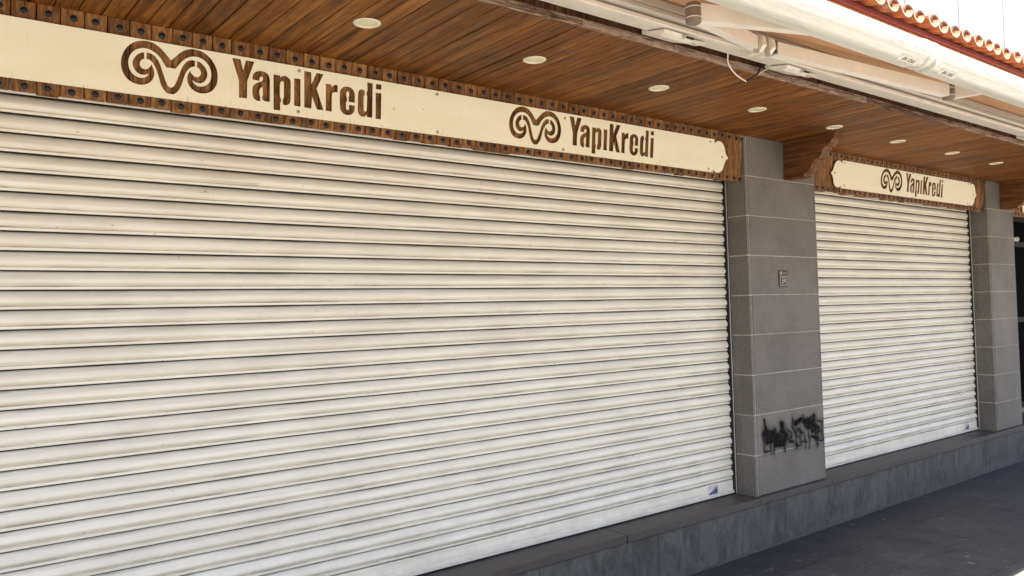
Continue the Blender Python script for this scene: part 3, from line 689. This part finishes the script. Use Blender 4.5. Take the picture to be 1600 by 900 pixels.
# ================= AWNING =================
aw=thing('folding_arm_awning',(3.5,-1.1,2.77),'white folding-arm awning with tan canvas hung under the tiled eave','awning')
X0,X1=-1.4,10.5
bm=B(); prism(bm,[(-.950,2.7735),(-1.058,2.7545),(-1.0685,2.7545),(-1.0715,2.7575),(-1.0715,2.7715),(-1.066,2.7745),(-1.060,2.7715),(-1.050,2.780),(-.950,2.795)],'x',X0,X1); obj('mounting_rail',bm,M_white,aw,bev=.0008)
bm=B(); prism(bm,[(-.93,2.7955),(-1.052,2.7810),(-1.078,2.7840),(-1.086,2.792),(-1.0865,2.806),(-1.0800,2.808),(-1.0805,2.812),(-1.0885,2.815),(-1.089,2.842),(-1.078,2.856),(-1.05,2.864),(-.93,2.88)],'x',X0,X1); obj('cassette',bm,M_grey,aw,smooth=R_(25))
# wall brackets under the rail
def x_at(ratio,y): return ratio*(y+CAM_D)
for xa in (1.113*2.27,1.5*2.27,2.86*2.27,4.25*2.27,.35*2.27):
    w=.30
    bm=B(); prism(bm,[(-.925,2.800),(-.925,2.765),(-.935,2.761),(-1.020,2.731),(-1.045,2.737),(-1.052,2.750),(-.955,2.768),(-.955,2.800)],'x',xa,xa+w*.62)
    prism(bm,[(-.975,2.752),(-1.035,2.741),(-1.035,2.748),(-.975,2.759)],'x',xa+w*.62,xa+w*.95)
    br=obj('mounting_bracket',bm,M_white,aw,bev=.0025)
    bm=B(); tube(bm,[(xa+w*.40,-1.040,2.742),(xa+w*.40,-1.058,2.740)],.008,10); obj('adjuster_bolt',bm,M_alu,br)
    bm=B(); tube(bm,[(xa+w*.80,-1.01,2.748),(xa+w*.80,-1.01,2.737)],.007,10); obj('adjuster_bolt',bm,M_alu,br)
    bm=B(); box(bm,xa+w*.46,xa+w*.61,-1.052,-1.040,2.7385,2.7475); obj('slot',bm,M_black,br)
# canvas
bm=B(); NY=10; NX=70; G=[]
for i in range(NX+1):
    x=X0+.05+(X1-X0-.1)*i/NX; row=[]
    for k in range(NY+1):
        a=k/NY; y=-1.06+a*(-1.585+1.06); z=2.868+a*(2.704-2.868)-.016*math.sin(math.pi*a)*(1+.5*noise.noise(Vector((x*1.3,0,0))))+.006*noise.noise(Vector((x*2.2,a*2,4)))*math.sin(math.pi*a)
        row.append(bm.verts.new((x,y,z)))
    G.append(row)
for i in range(NX):
    for k in range(NY): bm.faces.new((G[i][k],G[i+1][k],G[i+1][k+1],G[i][k+1]))
cv=obj('canvas',bm,M_fab,aw,smooth=True)
# front bar
def bar_prof(r=.060,cy=-1.62,cz=2.662):
    P=[]
    for k in range(36):
        a=2*math.pi*k/36; rr=r
        if k in (22,23): rr=r-.005
        if k in (29,): rr=r-.005
        if k in (25,26): rr=r+.001
        P.append((cy+rr*math.cos(a)*1.05,cz+rr*math.sin(a)))
    return P
XJ=3.53
for a,b,lab in ((X0-.03,XJ-.05,None),(XJ+.05,X1+.03,None)):
    bm=B(); prism(bm,bar_prof(),'x',a,b); box(bm,a,b,-1.600,-1.566,2.6135,2.620)
    fb=obj('front_bar',bm,M_bar,aw,smooth=R_(35))
def ring(name,x0,x1,r,m):
    bm=B(); P=[(-1.62+r*math.cos(2*math.pi*k/32)*1.04,2.660+r*math.sin(2*math.pi*k/32)) for k in range(32)]; prism(bm,P,'x',x0,x1); return obj(name,bm,m,aw,smooth=R_(35),bev=.002)
ring('bar_end_cap',XJ-.0495,XJ-.028,.066,M_bar); ring('bar_end_cap',XJ+.030,XJ+.0495,.066,M_bar); ring('bar_coupling',XJ-.0275,XJ+.0295,.050,M_bar)
# maker's labels on the bar (lower street face seen from below)
def bar_label(xc):
    ang=math.radians(248); r=.0612; cy,cz=-1.62,2.662
    nrm=Vector((0,math.cos(ang),math.sin(ang))); pos=Vector((xc,cy,cz))+nrm*r
    xx=Vector((1,0,0)); zz=nrm; yy=zz.cross(xx)
    MM=Matrix(((xx.x,yy.x,zz.x,pos.x),(xx.y,yy.y,zz.y,pos.y),(xx.z,yy.z,zz.z,pos.z),(0,0,0,1)))
    bm=B(); box(bm,-.075,.075,-.017,.017,.0,.0012)
    for v in bm.verts: v.co=MM@v.co
    lb=obj('maker_label',bm,m_plain('label_white',(.74,.72,.66),.5),aw)
    me=text_mesh("EN 13561",.026,.0003,.0004); me.transform(MM@Matrix.Translation((0,.001,.0016))); link('lettering',me,m_plain('label_ink',(.10,.09,.08),.6),lb)
    bm=B(); box(bm,-.06,.06,-.0145,-.0130,.0013,.0018)
    for v in bm.verts: v.co=MM@v.co
    obj('printed_line',bm,m_plain('label_ink_line',(.2,.19,.17),.6),lb)
bar_label(XJ-.17); bar_label(XJ+.19)
# arms
def arm(sh,el,hand,capx,fx=0):
    bm=B(); beam(bm,sh,el,.042,.056); ua=obj('upper_arm',bm,M_armp,aw,bev=.010,seg=3,smooth=R_(40))
    bm=B(); e0=Vector(el)+Vector((fx,0,0)); beam(bm,e0,hand,.040,.050,.066); fa=obj('forearm',bm,M_armp,aw,bev=.010,seg=3,smooth=R_(40))
    bm=B(); e=Vector(el); tube(bm,[e+Vector((capx,0,-.040)),e+Vector((capx,0,-.034)),e+Vector((capx,0,.030)),e+Vector((capx,0,.036))],[.024,.029,.029,.024],16); el_=obj('elbow_joint',bm,M_cap2,aw,smooth=R_(40))
    bm=B()
    for dz in (-.020,.018): tube(bm,[e+Vector((capx,0,dz-.002)),e+Vector((capx,0,dz+.002))],.0300,16)
    obj('elbow_ring',bm,M_white,el_)
arm((3.03,-1.13,2.760),(2.35,-1.345,2.685),(2.98,-1.60,2.665),-.005)
arm((3.18,-1.13,2.762),(4.33,-1.372,2.684),(4.40,-1.585,2.668),.030,.062)
# shoulder casting: two clamp cheeks and a tie
bm=B()
for xs_ in (3.045,3.115):
    prism(bm,[(-1.05,2.735),(-1.085,2.722),(-1.14,2.726),(-1.165,2.75),(-1.16,2.79),(-1.13,2.812),(-1.085,2.812),(-1.07,2.79)],'x',xs_,xs_+.026)
prism(bm,[(-1.06,2.742),(-1.12,2.738),(-1.13,2.77),(-1.09,2.79),(-1.06,2.78)],'x',3.0715,3.1145)
sh=obj('shoulder_casting',bm,M_white,aw,bev=.004,seg=2)
bm=B(); tube(bm,[(3.12,-1.135,2.72),(3.12,-1.135,2.80)],.012,12); tube(bm,[(3.02,-1.145,2.715),(3.02,-1.145,2.80)],.012,12); obj('hinge_pin',bm,M_alu,sh)
bm=B(); box(bm,3.143,3.158,-1.156,-1.104,2.735,2.790); obj('arm_collar',bm,M_black,aw)

# loose cable
bm=B()
def bez(p,n=10):
    out=[]
    for i in range(len(p)-1):
        p0=Vector(p[max(0,i-1)]);p1=Vector(p[i]);p2=Vector(p[i+1]);p3=Vector(p[min(len(p)-1,i+2)])
        for k in range(n):
            t=k/n; out.append(.5*((2*p1)+(-p0+p2)*t+(2*p0-5*p1+4*p2-p3)*t*t+(-p0+3*p1-3*p2+p3)*t**3))
    out.append(Vector(p[-1])); return out
cb=thing('loose_cable',(3.2,-.93,2.70),'loose white and black cable looping below the awning rail near the shoulder casting','cable')
tube(bm,bez([(3.06,-.95,2.80),(3.085,-.945,2.775),(3.10,-.935,2.735),(3.16,-.93,2.695),(3.245,-.93,2.672)]),.0032,8); obj('white_cable',bm,M_white,cb,smooth=True)
bm=B(); tube(bm,bez([(3.240,-.93,2.673),(3.29,-.93,2.700),(3.335,-.93,2.725),(3.355,-.93,2.752),(3.40,-.94,2.79)]),.0055,8); obj('black_cable',bm,M_black,cb,smooth=True)
bm=B(); tube(bm,bez([(3.34,-.928,2.722),(3.38,-.93,2.745),(3.42,-.93,2.765),(3.44,-.94,2.79)]),.0022,6); obj('tail_wire',bm,M_white,cb,smooth=True)

# ================= DOORWAY AT THE RIGHT =================
dw=thing('shopfront_door',(10.2,.55,ZS),'dark glazed shopfront set back right of the plain pillar','door')
M_dark=m_plain('dark_brown_frame',(.008,.005,.004),.8); 
tg=NT('dark_glass',.9); tg.col((.003,.003,.004)); tg.b.inputs['Specular IOR Level'].default_value=.02
bm=B()
for x in (8.95,10.0,11.05,12.0): box(bm,x,x+.07,.50,.56,ZS,2.55)
for z in (ZS,1.32,2.20,2.50): box(bm,9.021,11.99,.505,.555,z,z+.06)
obj('door_frame',bm,M_dark,dw,bev=.002)
bm=B(); box(bm,8.96,12.06,.525,.535,ZS+.05,2.5); obj('glass_pane',bm,tg.m,dw)
bm=B(); box(bm,8.94,12.1,.34,.6,2.56,ZC-.005); obj('transom',bm,M_dark,dw)
cm=thing('wall_fitting',(9.33,.1,2.2),'small pale fitting in the shadow high beside the plain pillar','fitting')
bm=B(); tube(bm,[(8.975,.10,2.21),(9.03,.06,2.205),(9.08,.02,2.20)],[.012,.02,.026],14); obj('housing',bm,m_plain('pale_plastic',(.5,.5,.5),.4),cm,smooth=R_(40))
bm=B(); box(bm,8.9345,8.975,.085,.115,2.18,2.24); obj('base',bm,m_plain('pale_plastic_base',(.45,.45,.45),.4),cm,bev=.003)
